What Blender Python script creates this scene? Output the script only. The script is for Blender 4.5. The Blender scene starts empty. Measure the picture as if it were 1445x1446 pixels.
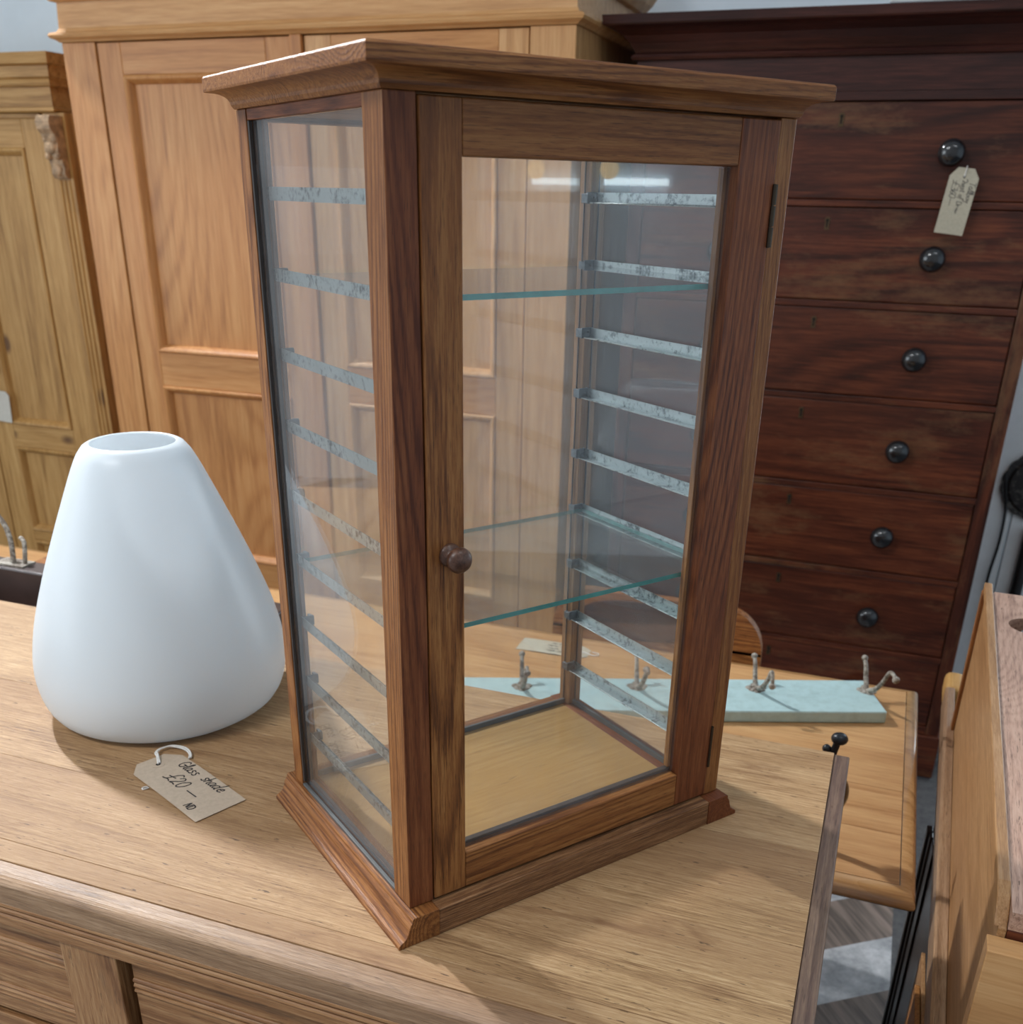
import bpy, bmesh, math, random
from mathutils import Vector, Matrix, Euler
random.seed(7)
S = bpy.context.scene
COL = S.collection
R = math.radians
PI = math.pi

# ------------------------------------------------------------------ materials
def new_mat(name):
    m = bpy.data.materials.new(name); m.use_nodes = True
    nt = m.node_tree; nt.nodes.clear()
    return m, nt
def lk(nt, a, b): nt.links.new(a, b)
def nd(nt, t, **kw):
    n = nt.nodes.new(t)
    for k, v in kw.items(): setattr(n, k, v)
    return n
def principled(nt, **kw):
    p = nd(nt, 'ShaderNodeBsdfPrincipled'); o = nd(nt, 'ShaderNodeOutputMaterial')
    lk(nt, p.outputs[0], o.inputs[0])
    for k, v in kw.items(): p.inputs[k].default_value = v
    return p
def math_n(nt, op, a=None, b=None, av=0, bv=0):
    n = nd(nt, 'ShaderNodeMath', operation=op)
    if a is not None: lk(nt, a, n.inputs[0])
    else: n.inputs[0].default_value = av
    if b is not None: lk(nt, b, n.inputs[1])
    else: n.inputs[1].default_value = bv
    return n.outputs[0]
def ramp(nt, fac, stops):
    r = nd(nt, 'ShaderNodeValToRGB')
    el = r.color_ramp.elements
    while len(el) < len(stops): el.new(0.5)
    for e, (p, c) in zip(el, stops): e.position = p; e.color = (*c, 1)
    lk(nt, fac, r.inputs[0]); return r.outputs[0]
def mixc(nt, fac, a, b, blend='MIX', fv=None):
    n = nd(nt, 'ShaderNodeMix', data_type='RGBA', blend_type=blend)
    if fac is not None: lk(nt, fac, n.inputs[0])
    else: n.inputs[0].default_value = fv
    for sock, v in ((n.inputs[6], a), (n.inputs[7], b)):
        if isinstance(v, tuple): sock.default_value = (*v, 1)
        else: lk(nt, v, sock)
    return n.outputs[2]
def noise(nt, vec, scale, detail=3, rough=.55, dist=0):
    n = nd(nt, 'ShaderNodeTexNoise')
    n.inputs['Scale'].default_value = scale; n.inputs['Detail'].default_value = detail
    n.inputs['Roughness'].default_value = rough; n.inputs['Distortion'].default_value = dist
    lk(nt, vec, n.inputs['Vector']); return n.outputs[0]
def mapping(nt, vec, scale, rot=(0,0,0), loc=(0,0,0)):
    m = nd(nt, 'ShaderNodeMapping'); lk(nt, vec, m.inputs[0])
    m.inputs['Scale'].default_value = scale; m.inputs['Rotation'].default_value = rot; m.inputs['Location'].default_value = loc
    return m.outputs[0]

def wood(name, axis, dark, mid, light, rings=26, ringw=.35, fig=3.0, fibre=1.0, pores=.5, porecol=None,
         blotch=.3, blotchcol=None, rough=.42, bump=.12, stain=0, staincol=(.05,.03,.02), scuff=0, scuffcol=(.35,.25,.15),
         knots=0, spec=.5, island=.0, coat=0, figal=.13, fs=90, fleck=0, jit=.0):
    m, nt = new_mat(name)
    p = principled(nt)
    tc = nd(nt, 'ShaderNodeTexCoord'); oi = nd(nt, 'ShaderNodeObjectInfo')
    geo = nd(nt, 'ShaderNodeNewGeometry')
    add = nd(nt, 'ShaderNodeVectorMath', operation='MULTIPLY_ADD')
    cmb = nd(nt, 'ShaderNodeCombineXYZ')
    r1 = math_n(nt, 'MULTIPLY', oi.outputs['Random'], None, bv=7.3)
    r2 = math_n(nt, 'MULTIPLY', geo.outputs['Random Per Island'], None, bv=5.1 if island else 0)
    rr = math_n(nt, 'ADD', r1, r2)
    for i in range(3): lk(nt, rr, cmb.inputs[i])
    lk(nt, cmb.outputs[0], add.inputs[0]); add.inputs[1].default_value = (1, 1, 1)
    lk(nt, tc.outputs['Object'], add.inputs[2]); base = add.outputs[0]
    def st(k, a):   # k: cross-grain multiplier, a: along-grain multiplier
        s = [k, k, k]; s[axis] = a; return mapping(nt, base, tuple(s))
    warp = noise(nt, st(1, .35), 2.2, 2)
    figv = noise(nt, st(1, figal), fig, 1.2, .4, .15)
    fine = noise(nt, st(1, .035), fs, 5, .62)
    def mr(v, lo, hi):
        q = nd(nt, 'ShaderNodeMapRange'); lk(nt, v, q.inputs[0]); q.inputs[1].default_value = lo; q.inputs[2].default_value = hi; return q.outputs[0]
    s = math_n(nt, 'MULTIPLY_ADD', figv, None, bv=rings)
    fadd = math_n(nt, 'MULTIPLY', fine, None, bv=5.0)
    s = math_n(nt, 'ADD', s, fadd)
    sn = math_n(nt, 'SINE', s)
    sn = math_n(nt, 'MULTIPLY_ADD', sn, None, bv=.5); 
    nt.nodes[-1].inputs[2].default_value = .5
    sn = math_n(nt, 'POWER', sn, None, bv=2.2)
    f2 = noise(nt, st(1, .05), fs*3.2, 4, .65)
    msk = mr(noise(nt, st(1, .3), fig*1.3, 2, .5), .38, .62)
    sn = math_n(nt, 'MULTIPLY', sn, math_n(nt, 'MULTIPLY_ADD', msk, None, bv=.75))
    nt.nodes[-2].inputs[2].default_value = .25
    a = math_n(nt, 'MULTIPLY', sn, None, bv=ringw)
    b = math_n(nt, 'MULTIPLY', mr(fine, .33, .67), None, bv=.36*fibre)
    c = math_n(nt, 'MULTIPLY', mr(f2, .33, .67), None, bv=.30*fibre)
    t = math_n(nt, 'ADD', math_n(nt, 'ADD', a, b), c)
    if island:
        isl = math_n(nt, 'MULTIPLY_ADD', geo.outputs['Random Per Island'], None, bv=island)
        nt.nodes[-1].inputs[2].default_value = -island/2
        t = math_n(nt, 'ADD', t, isl)
    off = .33*fibre+.24*ringw
    col = ramp(nt, t, [(max(0, off-.26), light), (off, mid), (min(1, off+.34), dark)])
    bl = noise(nt, st(1, .3), 3.5, 3, .6)
    blr = nd(nt, 'ShaderNodeMapRange'); lk(nt, bl, blr.inputs[0])
    blr.inputs[1].default_value = .42; blr.inputs[2].default_value = .7; blr.inputs[4].default_value = blotch
    col = mixc(nt, blr.outputs[0], col, blotchcol or dark)
    if pores:
        po = noise(nt, st(1, .045), fs*4.5, 2, .5)
        pr = nd(nt, 'ShaderNodeMapRange'); lk(nt, po, pr.inputs[0])
        pr.inputs[1].default_value = .60; pr.inputs[2].default_value = .70; pr.inputs[4].default_value = pores
        col = mixc(nt, pr.outputs[0], col, porecol or tuple(x*.45 for x in dark))
    if knots:
        v = nd(nt, 'ShaderNodeTexVoronoi'); v.inputs['Scale'].default_value = 6.5
        lk(nt, st(1, .55), v.inputs['Vector'])
        kr = nd(nt, 'ShaderNodeMapRange'); lk(nt, v.outputs['Distance'], kr.inputs[0])
        kr.inputs[1].default_value = .11; kr.inputs[2].default_value = .05; kr.inputs[4].default_value = knots
        col = mixc(nt, kr.outputs[0], col, (.10, .045, .02))
    if stain:
        n1 = noise(nt, st(1, .22), 30, 4, .65, .6)
        sr = nd(nt, 'ShaderNodeMapRange'); lk(nt, n1, sr.inputs[0])
        sr.inputs[1].default_value = .60; sr.inputs[2].default_value = .74; sr.inputs[4].default_value = stain
        col = mixc(nt, sr.outputs[0], col, staincol)
    if fleck:
        n4 = noise(nt, st(1, .16), fs*.75, 3, .6, .3)
        fr_ = nd(nt, 'ShaderNodeMapRange'); lk(nt, n4, fr_.inputs[0])
        fr_.inputs[1].default_value = .655; fr_.inputs[2].default_value = .70; fr_.inputs[4].default_value = fleck
        col = mixc(nt, fr_.outputs[0], col, (.09, .045, .022))
    if scuff:
        n2 = noise(nt, st(1, .35), 7, 6, .75)
        sr2 = nd(nt, 'ShaderNodeMapRange'); lk(nt, n2, sr2.inputs[0])
        sr2.inputs[1].default_value = .52; sr2.inputs[2].default_value = .70; sr2.inputs[4].default_value = scuff
        col = mixc(nt, sr2.outputs[0], col, scuffcol)
    lk(nt, col, p.inputs['Base Color'])
    rn = nd(nt, 'ShaderNodeMapRange'); lk(nt, bl, rn.inputs[0])
    rn.inputs[3].default_value = max(.05, rough-.08); rn.inputs[4].default_value = min(1, rough+.1)
    lk(nt, rn.outputs[0], p.inputs['Roughness'])
    p.inputs['Specular IOR Level'].default_value = spec
    p.inputs['Coat Weight'].default_value = coat; p.inputs['Coat Roughness'].default_value = .18
    bp = nd(nt, 'ShaderNodeBump'); bp.inputs['Strength'].default_value = bump; bp.inputs['Distance'].default_value = .0012
    lk(nt, t, bp.inputs['Height']); lk(nt, bp.outputs[0], p.inputs['Normal'])
    return m

def plain(name, col, rough=.5, metal=0, var=.15, scale=30, bump=0, coat=0, spec=.5):
    m, nt = new_mat(name); p = principled(nt)
    tc = nd(nt, 'ShaderNodeTexCoord')
    n = noise(nt, tc.outputs['Object'], scale, 4, .6)
    c = ramp(nt, n, [(.3, tuple(max(0, x*(1-var)) for x in col)), (.7, tuple(min(1, x*(1+var)) for x in col))])
    lk(nt, c, p.inputs['Base Color']); p.inputs['Roughness'].default_value = rough; p.inputs['Metallic'].default_value = metal
    p.inputs['Coat Weight'].default_value = coat; p.inputs['Specular IOR Level'].default_value = spec
    if bump:
        b = nd(nt, 'ShaderNodeBump'); b.inputs['Strength'].default_value = bump; b.inputs['Distance'].default_value = .002
        lk(nt, n, b.inputs['Height']); lk(nt, b.outputs[0], p.inputs['Normal'])
    return m

def speckled(name, c1, c2, rough, metal, lo=.5, hi=.62, scale=120, bump=.2):
    m, nt = new_mat(name); p = principled(nt, Roughness=rough, Metallic=metal)
    tc = nd(nt, 'ShaderNodeTexCoord')
    n = noise(nt, tc.outputs['Object'], scale, 5, .7)
    n2 = noise(nt, tc.outputs['Object'], scale/6, 3, .6)
    s = math_n(nt, 'MULTIPLY_ADD', n2, None, bv=.5); nt.nodes[-1].inputs[2].default_value = -.25
    t = math_n(nt, 'ADD', n, s)
    lk(nt, ramp(nt, t, [(lo, c1), (hi, c2)]), p.inputs['Base Color'])
    b = nd(nt, 'ShaderNodeBump'); b.inputs['Strength'].default_value = bump; b.inputs['Distance'].default_value = .001
    lk(nt, n, b.inputs['Height']); lk(nt, b.outputs[0], p.inputs['Normal'])
    return m

def glass(name, tint, dust=.02, boost=1.0):
    m, nt = new_mat(name)
    o = nd(nt, 'ShaderNodeOutputMaterial')
    tr = nd(nt, 'ShaderNodeBsdfTransparent'); tr.inputs[0].default_value = (*tint, 1)
    gl = nd(nt, 'ShaderNodeBsdfGlossy'); gl.inputs['Roughness'].default_value = .0
    lw = nd(nt, 'ShaderNodeLayerWeight'); lw.inputs[0].default_value = .5
    f = math_n(nt, 'POWER', lw.outputs['Facing'], None, bv=5)
    f = math_n(nt, 'MULTIPLY_ADD', f, None, bv=.95*boost); nt.nodes[-1].inputs[2].default_value = .045*boost
    mx = nd(nt, 'ShaderNodeMixShader'); lk(nt, f, mx.inputs[0]); lk(nt, tr.outputs[0], mx.inputs[1]); lk(nt, gl.outputs[0], mx.inputs[2])
    # smears and dust on the old glass
    tc = nd(nt, 'ShaderNodeTexCoord')
    n = noise(nt, mapping(nt, tc.outputs['Object'], (1, 1, .5)), 9, 6, .72)
    r = nd(nt, 'ShaderNodeMapRange'); lk(nt, n, r.inputs[0]); r.inputs[1].default_value = .4; r.inputs[2].default_value = .8
    r.inputs[3].default_value = dust*.25; r.inputs[4].default_value = dust
    df = nd(nt, 'ShaderNodeBsdfDiffuse'); df.inputs[0].default_value = (.8, .85, .9, 1)
    m2 = nd(nt, 'ShaderNodeMixShader'); lk(nt, r.outputs[0], m2.inputs[0]); lk(nt, mx.outputs[0], m2.inputs[1]); lk(nt, df.outputs[0], m2.inputs[2])
    lk(nt, m2.outputs[0], o.inputs[0])
    return m

OAK = dict(rings=420, ringw=.36, fig=8, figal=.07, fs=300, pores=.6, porecol=(.035,.013,.006), rough=.46, bump=.3, blotch=.5, spec=.35)
MAH = dict(rings=90, ringw=.35, fig=3.0, figal=.22, fs=110, pores=.2, blotch=.55, spec=.3)
WRD = dict(rings=430, ringw=.20, fig=1.7, figal=.24, fs=80, fibre=.85, pores=.10, rough=.42, spec=.35, coat=.06)
M = {}
for ax, nm in enumerate('XYZ'):
    M['oak'+nm] = wood('cabinet_oak_'+nm, ax, (.11,.036,.010), (.275,.105,.029), (.41,.185,.058), blotchcol=(.145,.047,.013), **OAK)
    M['oakred'+nm] = wood('cabinet_oak_reddish_'+nm, ax, (.08,.020,.007), (.20,.059,.019), (.30,.105,.036), blotchcol=(.10,.025,.009), **OAK)
    M['oaklight'+nm] = wood('cabinet_oak_golden_'+nm, ax, (.17,.062,.014), (.36,.150,.038), (.48,.235,.068), blotchcol=(.16,.06,.018), **OAK)
    M['deskoak'+nm] = wood('desk_oak_'+nm, ax, (.20,.095,.036), (.33,.175,.072), (.43,.25,.12), rings=140, ringw=.25, fig=4, figal=.08, fs=220, pores=.4, rough=.5, blotch=.4, blotchcol=(.27,.12,.04), spec=.35)
    M['pinkoak'+nm] = wood('open_grained_pinkish_wood_'+nm, ax, (.20,.105,.07), (.43,.26,.185), (.52,.34,.25), rings=260, ringw=.22, fig=5, figal=.35, fs=260, pores=.8, porecol=(.10,.05,.03), rough=.55, fleck=.7)
    M['plain_pine'+nm] = wood('waxed_pine_'+nm, ax, (.33,.155,.060), (.50,.285,.125), (.60,.375,.18), rings=160, ringw=.18, fig=2.2, figal=.10, fs=150, fibre=.8, pores=.05, rough=.36, blotch=.35, blotchcol=(.46,.24,.095), coat=.15, spec=.4)
    M['ward'+nm] = wood('satin_wardrobe_pine_'+nm, ax, (.31,.120,.034), (.51,.235,.075), (.60,.315,.120), blotch=.55, blotchcol=(.43,.175,.06), **WRD)
    M['wardpale'+nm] = wood('pale_wardrobe_pine_'+nm, ax, (.38,.175,.062), (.57,.310,.125), (.67,.40,.185), blotch=.35, blotchcol=(.52,.27,.11), **WRD)
    M['cup'+nm] = wood('old_pine_cupboard_'+nm, ax, (.25,.125,.034), (.44,.245,.078), (.54,.33,.125), rings=200, ringw=.22, fig=2.2, figal=.12, fs=90, pores=.05, rough=.45, blotch=.4, blotchcol=(.30,.15,.045), knots=.9, spec=.35)
    M['mah'+nm] = wood('dark_mahogany_'+nm, ax, (.028,.007,.004), (.085,.020,.009), (.150,.040,.016), blotchcol=(.030,.009,.006), rough=.38, scuff=.55, scuffcol=(.23,.12,.055), coat=.12, **MAH)
    M['mahdark'+nm] = wood('near_black_mahogany_'+nm, ax, (.016,.005,.004), (.042,.012,.009), (.075,.022,.015), blotchcol=(.014,.005,.005), rough=.34, coat=.15, **MAH)
    M['counter'+nm] = wood('worn_bleached_counter_'+nm, ax, (.18,.090,.037), (.42,.255,.122), (.57,.39,.215), rings=140, ringw=.16, fig=4, figal=.08, fs=420, fibre=.95, pores=.5, porecol=(.22,.115,.05), rough=.5, blotch=.75, blotchcol=(.30,.165,.078), stain=.8, staincol=(.20,.095,.042), bump=.4, island=.16, fleck=.9, spec=.4)
    M['lip'+nm] = wood('greyed_counter_edge_'+nm, ax, (.13,.068,.034), (.30,.178,.092), (.42,.272,.160), rings=200, ringw=.2, fig=5, figal=.08, fs=260, pores=.5, rough=.42, blotch=.55, blotchcol=(.20,.11,.07), stain=.5, bump=.35, fleck=.6, spec=.5)
    M['lipr'+nm] = wood('stained_counter_end_'+nm, ax, (.075,.042,.032), (.17,.105,.072), (.27,.175,.115), rings=160, ringw=.2, fig=5, figal=.1, fs=200, pores=.5, rough=.5, blotch=.7, blotchcol=(.085,.05,.045), stain=.6, bump=.35, fleck=.6, spec=.4)
    M['face'+nm] = wood('carved_counter_front_'+nm, ax, (.15,.060,.020), (.32,.160,.065), (.45,.26,.12), rings=220, ringw=.28, fig=4, figal=.1, fs=220, pores=.4, rough=.48, blotch=.55, blotchcol=(.21,.09,.032), stain=.5, fleck=.5, spec=.4)
M['insidepine'] = wood('cabinet_floor_board', 0, (.27,.145,.045), (.37,.22,.078), (.44,.28,.115), rings=250, ringw=.15, fig=4, figal=.06, fs=260, fleck=.4, pores=.25, rough=.45, blotch=.5, blotchcol=(.42,.22,.05), stain=.5, staincol=(.35,.17,.05))
M['plinthgrain'] = wood('reeded_grain_plinth', 0, (.085,.030,.010), (.25,.115,.043), (.40,.21,.095), rings=500, ringw=.3, fig=7, figal=.03, fs=420, fibre=1.2, pores=.5, rough=.5, bump=.5)
M['bead'] = plain('dark_glazing_bead', (.035,.028,.026), .6)
M['puttygrey'] = plain('grey_glazing_putty', (.10,.105,.105), .6)
M['tin'] = speckled('galvanised_tin', (.46,.53,.54), (.07,.085,.09), .30, .8, .50, .70, 160, .4)
M['tincap'] = speckled('tarnished_tin', (.18,.21,.23), (.06,.07,.08), .45, .7, .45, .7)
M['glass'] = glass('old_window_glass', (.985,.99,.988), .075, 1.25)
M['shelfglass'] = glass('shelf_glass', (.93,.975,.965), .06, 1.3)
M['glassedge'] = plain('green_glass_edge', (.035,.30,.27), .12, 0, .25, 60, coat=.6)
M['brass'] = plain('aged_brass', (.07,.055,.04), .4, .8)
M['keybrass'] = plain('dull_brass_escutcheon', (.10,.065,.035), .4, .8)
M['iron'] = plain('black_iron', (.02,.022,.026), .35, .3, .3, 60)
M['darkhole'] = plain('keyhole_dark', (.004,.003,.003), .9)
M['ebony'] = plain('ebonised_knob', (.008,.009,.011), .22, 0, .3, 40, coat=.6)
M['oldiron'] = speckled('paint_flecked_iron', (.13,.10,.075), (.38,.36,.31), .65, .1, .40, .62, 160, .4)
M['aqua'] = speckled('aqua_painted_board', (.40,.56,.57), (.30,.42,.42), .45, 0, .45, .85, 50, .15)
M['card'] = plain('manila_card', (.50,.40,.30), .85, 0, .08, 200)
M['cardgrey'] = plain('faded_manila_card', (.47,.43,.33), .85, 0, .08, 200)
M['cardwhite'] = plain('pale_card', (.55,.53,.47), .85, 0, .06, 100)
M['ink'] = plain('black_ink', (.012,.012,.016), .6)
M['inkfade'] = plain('faded_ink', (.12,.11,.10), .7)
M['string'] = plain('white_cotton_string', (.75,.73,.69), .9, 0, .1, 400, .4)
M['wall'] = plain('painted_white_wall', (.72,.82,.90), .75, 0, .04, 6, .2)
M['ceil'] = plain('white_ceiling', (.8,.82,.84), .8, 0, .03, 5)
M['greypaint'] = plain('pale_grey_boarding', (.80,.84,.86), .5, 0, .08, 9)
M['edgegloss'] = wood('glossy_pine_edge', 0, (.30,.15,.055), (.47,.26,.10), (.56,.34,.15), rings=200, fs=120, pores=.05, rough=.3, coat=1.0)
M['blackpipe'] = plain('black_pipe', (.006,.006,.007), .5)
M['tray'] = speckled('mottled_dark_metal', (.035,.035,.037), (.20,.19,.17), .45, .5, .5, .75, 70, .6)
M['darkrail'] = plain('dark_stained_rail', (.045,.028,.026), .38, 0, .25, 20)
M['blackframe'] = wood('black_brown_frame', 2, (.006,.004,.004), (.016,.010,.009), (.04,.024,.02), rings=50, pores=.2, rough=.3)
M['corbel'] = plain('carved_pale_corbel', (.40,.27,.16), .6, 0, .5, 70, .9)

# opal glass of the lamp shade
m, nt = new_mat('opal_glass'); M['opal'] = m
p = nd(nt, 'ShaderNodeBsdfPrincipled'); o = nd(nt, 'ShaderNodeOutputMaterial'); tl = nd(nt, 'ShaderNodeBsdfTranslucent')
tl.inputs[0].default_value = (.93, .965, .99, 1)
tc = nd(nt, 'ShaderNodeTexCoord'); n = noise(nt, tc.outputs['Object'], 26, 5, .8)
spk = ramp(nt, n, [(.745, (.885, .945, .982)), (.79, (.30, .36, .38))])
lk(nt, spk, p.inputs['Base Color']); p.inputs['Roughness'].default_value = .32; p.inputs['Specular IOR Level'].default_value = .45
mx = nd(nt, 'ShaderNodeMixShader'); mx.inputs[0].default_value = .38
lk(nt, p.outputs[0], mx.inputs[1]); lk(nt, tl.outputs[0], mx.inputs[2]); lk(nt, mx.outputs[0], o.inputs[0])

# shop floor: painted board squares, dark stone beyond
m, nt = new_mat('shop_floor'); M['floor'] = m
p = principled(nt, Roughness=.5)
tc = nd(nt, 'ShaderNodeTexCoord'); mp = mapping(nt, tc.outputs['Object'], (1, 1, 1), (0, 0, R(-35)), (.03, -.008, 0))
s0 = nd(nt, 'ShaderNodeSeparateXYZ'); lk(nt, tc.outputs['Object'], s0.inputs[0])
va = math_n(nt, 'MULTIPLY', s0.outputs[0], None, bv=-math.sin(R(36))); vb = math_n(nt, 'MULTIPLY', s0.outputs[1], None, bv=math.cos(R(36)))
vv = math_n(nt, 'MULTIPLY_ADD', math_n(nt, 'ADD', va, vb), None, bv=1/.278); nt.nodes[-2].inputs[2].default_value = 0
vv = math_n(nt, 'ADD', vv, None, bv=10-1.280/.278)
ckf = math_n(nt, 'GREATER_THAN', math_n(nt, 'FRACT', vv), None, bv=.5)
gr = noise(nt, mapping(nt, mp, (1, .06, 1)), 60, 4, .6); mb = noise(nt, mp, 14, 6, .7)
cw = ramp(nt, mb, [(.35, (.25, .26, .27)), (.62, (.55, .56, .57))])
cb = ramp(nt, gr, [(.35, (.07, .055, .045)), (.65, (.26, .20, .165))])
c1 = mixc(nt, ckf, cb, cw)
sp = nd(nt, 'ShaderNodeSeparateXYZ'); lk(nt, tc.outputs['Object'], sp.inputs[0])
g = math_n(nt, 'GREATER_THAN', sp.outputs[0], None, bv=.196)
n3 = noise(nt, tc.outputs['Object'], 40, 5, .7); cg = ramp(nt, n3, [(.3, (.035, .035, .04)), (.75, (.11, .108, .105))])
lk(nt, mixc(nt, g, c1, cg), p.inputs['Base Color'])

def emis(name, col, s):
    m, nt = new_mat(name); e = nd(nt, 'ShaderNodeEmission'); o = nd(nt, 'ShaderNodeOutputMaterial')
    e.inputs[0].default_value = (*col, 1); e.inputs[1].default_value = s; lk(nt, e.outputs[0], o.inputs[0]); return m
M['tube'] = emis('lit_fluorescent_tube', (.75, .92, 1), 9)
M['glowpane'] = emis('added_glow_pane', (.78, .90, 1), 7)  # emissive pane of the added back-wall window
M['globe'] = emis('lit_warm_globe', (1, .78, .45), 3.2)

# ------------------------------------------------------------------ mesh helpers
class MB:
    def __init__(s): s.v = []; s.f = []; s.mi = []
    def add(s, vs, fs, mi=0):
        k = len(s.v); s.v += [tuple(v) for v in vs]; s.f += [tuple(i+k for i in f) for f in fs]; s.mi += [mi]*len(fs)
    def box(s, x0, x1, y0, y1, z0, z1, mi=0):
        s.add([(x0,y0,z0),(x1,y0,z0),(x1,y1,z0),(x0,y1,z0),(x0,y0,z1),(x1,y0,z1),(x1,y1,z1),(x0,y1,z1)],
              [(0,3,2,1),(4,5,6,7),(0,1,5,4),(1,2,6,5),(2,3,7,6),(3,0,4,7)], mi); return s
    def prism(s, pts, axis, a0, a1, mi=0):
        """pts: 2-D outline, extruded along axis; remaining axes in cyclic xyz order."""
        def mk(p, a):
            if axis == 0: return (a, p[0], p[1])
            if axis == 1: return (p[0], a, p[1])
            return (p[0], p[1], a)
        n = len(pts); vs = [mk(p, a0) for p in pts]+[mk(p, a1) for p in pts]
        s.add(vs, [tuple(range(n)), tuple(range(2*n-1, n-1, -1))]+[(i, i+n, (i+1) % n+n, (i+1) % n) for i in range(n)], mi); return s
    def lathe(s, prof, cx=0, cy=0, z0=0, seg=64, axis='Z', mi=0, closed=False):
        vs = []; fs = []; n = len(prof)
        for i in range(seg):
            a = 2*PI*i/seg
            for r, h in prof:
                x, y = r*math.cos(a), r*math.sin(a)
                if axis == 'Z': vs.append((cx+x, cy+y, z0+h))
                elif axis == '-Y': vs.append((cx+x, cy-h, z0+y))
        for i in range(seg):
            j = (i+1) % seg
            for k in range(n if closed else n-1):
                k2 = (k+1) % n
                fs.append((i*n+k, j*n+k, j*n+k2, i*n+k2))
        s.add(vs, fs, mi); return s
    def tube(s, pts, rad, seg=10, mi=0, cap=True):
        pts = [Vector(p) for p in pts]; n = len(pts)
        rads = rad if isinstance(rad, (list, tuple)) else [rad]*n
        vs = []; up = None
        for i, p in enumerate(pts):
            t = (pts[min(i+1, n-1)]-pts[max(i-1, 0)]).normalized()
            if up is None: up = t.orthogonal().normalized()
            up = (up-t*up.dot(t)).normalized(); w = t.cross(up)
            for k in range(seg):
                a = 2*PI*k/seg; vs.append(tuple(p+(up*math.cos(a)+w*math.sin(a))*rads[i]))
        fs = [(i*seg+k, i*seg+(k+1) % seg, (i+1)*seg+(k+1) % seg, (i+1)*seg+k) for i in range(n-1) for k in range(seg)]
        if cap: fs += [tuple(range(seg-1, -1, -1)), tuple(range((n-1)*seg, n*seg))]
        s.add(vs, fs, mi); return s
    def ball(s, c, r, seg=16, mi=0, sc=(1,1,1)):
        vs = []; fs = []; rings = seg//2
        for i in range(rings+1):
            th = PI*i/rings
            for k in range(seg):
                a = 2*PI*k/seg
                vs.append((c[0]+r*sc[0]*math.sin(th)*math.cos(a), c[1]+r*sc[1]*math.sin(th)*math.sin(a), c[2]+r*sc[2]*math.cos(th)))
        for i in range(rings):
            for k in range(seg): fs.append((i*seg+k, (i+1)*seg+k, (i+1)*seg+(k+1) % seg, i*seg+(k+1) % seg))
        s.add(vs, fs, mi); return s
    def ring(s, path, prof, mi=0):
        """sweep prof [(out,z)] round closed mitred path corners [(x,y,(dx,dy))] - dx,dy = outward mitre vector"""
        n = len(prof); vs = []
        for x, y, (dx, dy) in path: vs += [(x+dx*o_, y+dy*o_, z) for o_, z in prof]
        m_ = len(path); fs = []
        for i in range(m_):
            j = (i+1) % m_
            for k in range(n): k2 = (k+1) % n; fs.append((i*n+k, j*n+k, j*n+k2, i*n+k2))
        s.add(vs, fs, mi); return s
    def build(s, name, mats, parent=None, bevel=0, smooth=False, loc=None, rot=None, seg=2):
        me = bpy.data.meshes.new(name); me.from_pydata(s.v, [], s.f)
        if not isinstance(mats, (list, tuple)): mats = [mats]
        for mm in mats: me.materials.append(mm)
        for p_, i in zip(me.polygons, s.mi): p_.material_index = i
        bm = bmesh.new(); bm.from_mesh(me)
        bmesh.ops.remove_doubles(bm, verts=bm.verts, dist=1e-7)
        bmesh.ops.recalc_face_normals(bm, faces=bm.faces); bm.to_mesh(me); bm.free()
        ob = bpy.data.objects.new(name, me); COL.objects.link(ob)
        if smooth:
            for p_ in me.polygons: p_.use_smooth = True
            try: me.set_sharp_from_angle(angle=R(38))
            except Exception: pass
        if bevel:
            b = ob.modifiers.new('bevel', 'BEVEL'); b.width = bevel; b.segments = seg; b.limit_method = 'ANGLE'; b.angle_limit = R(35)
        if parent is not None: ob.parent = parent
        if loc is not None: ob.location = loc
        if rot is not None: ob.rotation_euler = rot
        return ob
def box(name, mat, parent, x0, x1, y0, y1, z0, z1, bevel=.0012, **kw):
    return MB().box(x0, x1, y0, y1, z0, z1).build(name, mat, parent, bevel, **kw)
def tag(o, label, cat, group=None, kind=None):
    if label: o['label'] = label
    if cat: o['category'] = cat
    if group: o['group'] = group
    if kind: o['kind'] = kind
    return o
def thing(name, label, cat, loc=(0,0,0), rz=0, group=None):
    o = bpy.data.objects.new(name, None); COL.objects.link(o); o.empty_display_size = .05
    o.location = loc; o.rotation_euler = (0, 0, rz); return tag(o, label, cat, group)
def struct(o): o['kind'] = 'structure'; return o
def copy_tree(o, parent=None):
    c = o.copy(); COL.objects.link(c); c.parent = parent
    for ch in list(o.children): copy_tree(ch, c)
    return c
def rect_ring(x0, x1, y0, y1):
    return [(x0,y0,(-1,-1)),(x1,y0,(1,-1)),(x1,y1,(1,1)),(x0,y1,(-1,1))]

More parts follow.
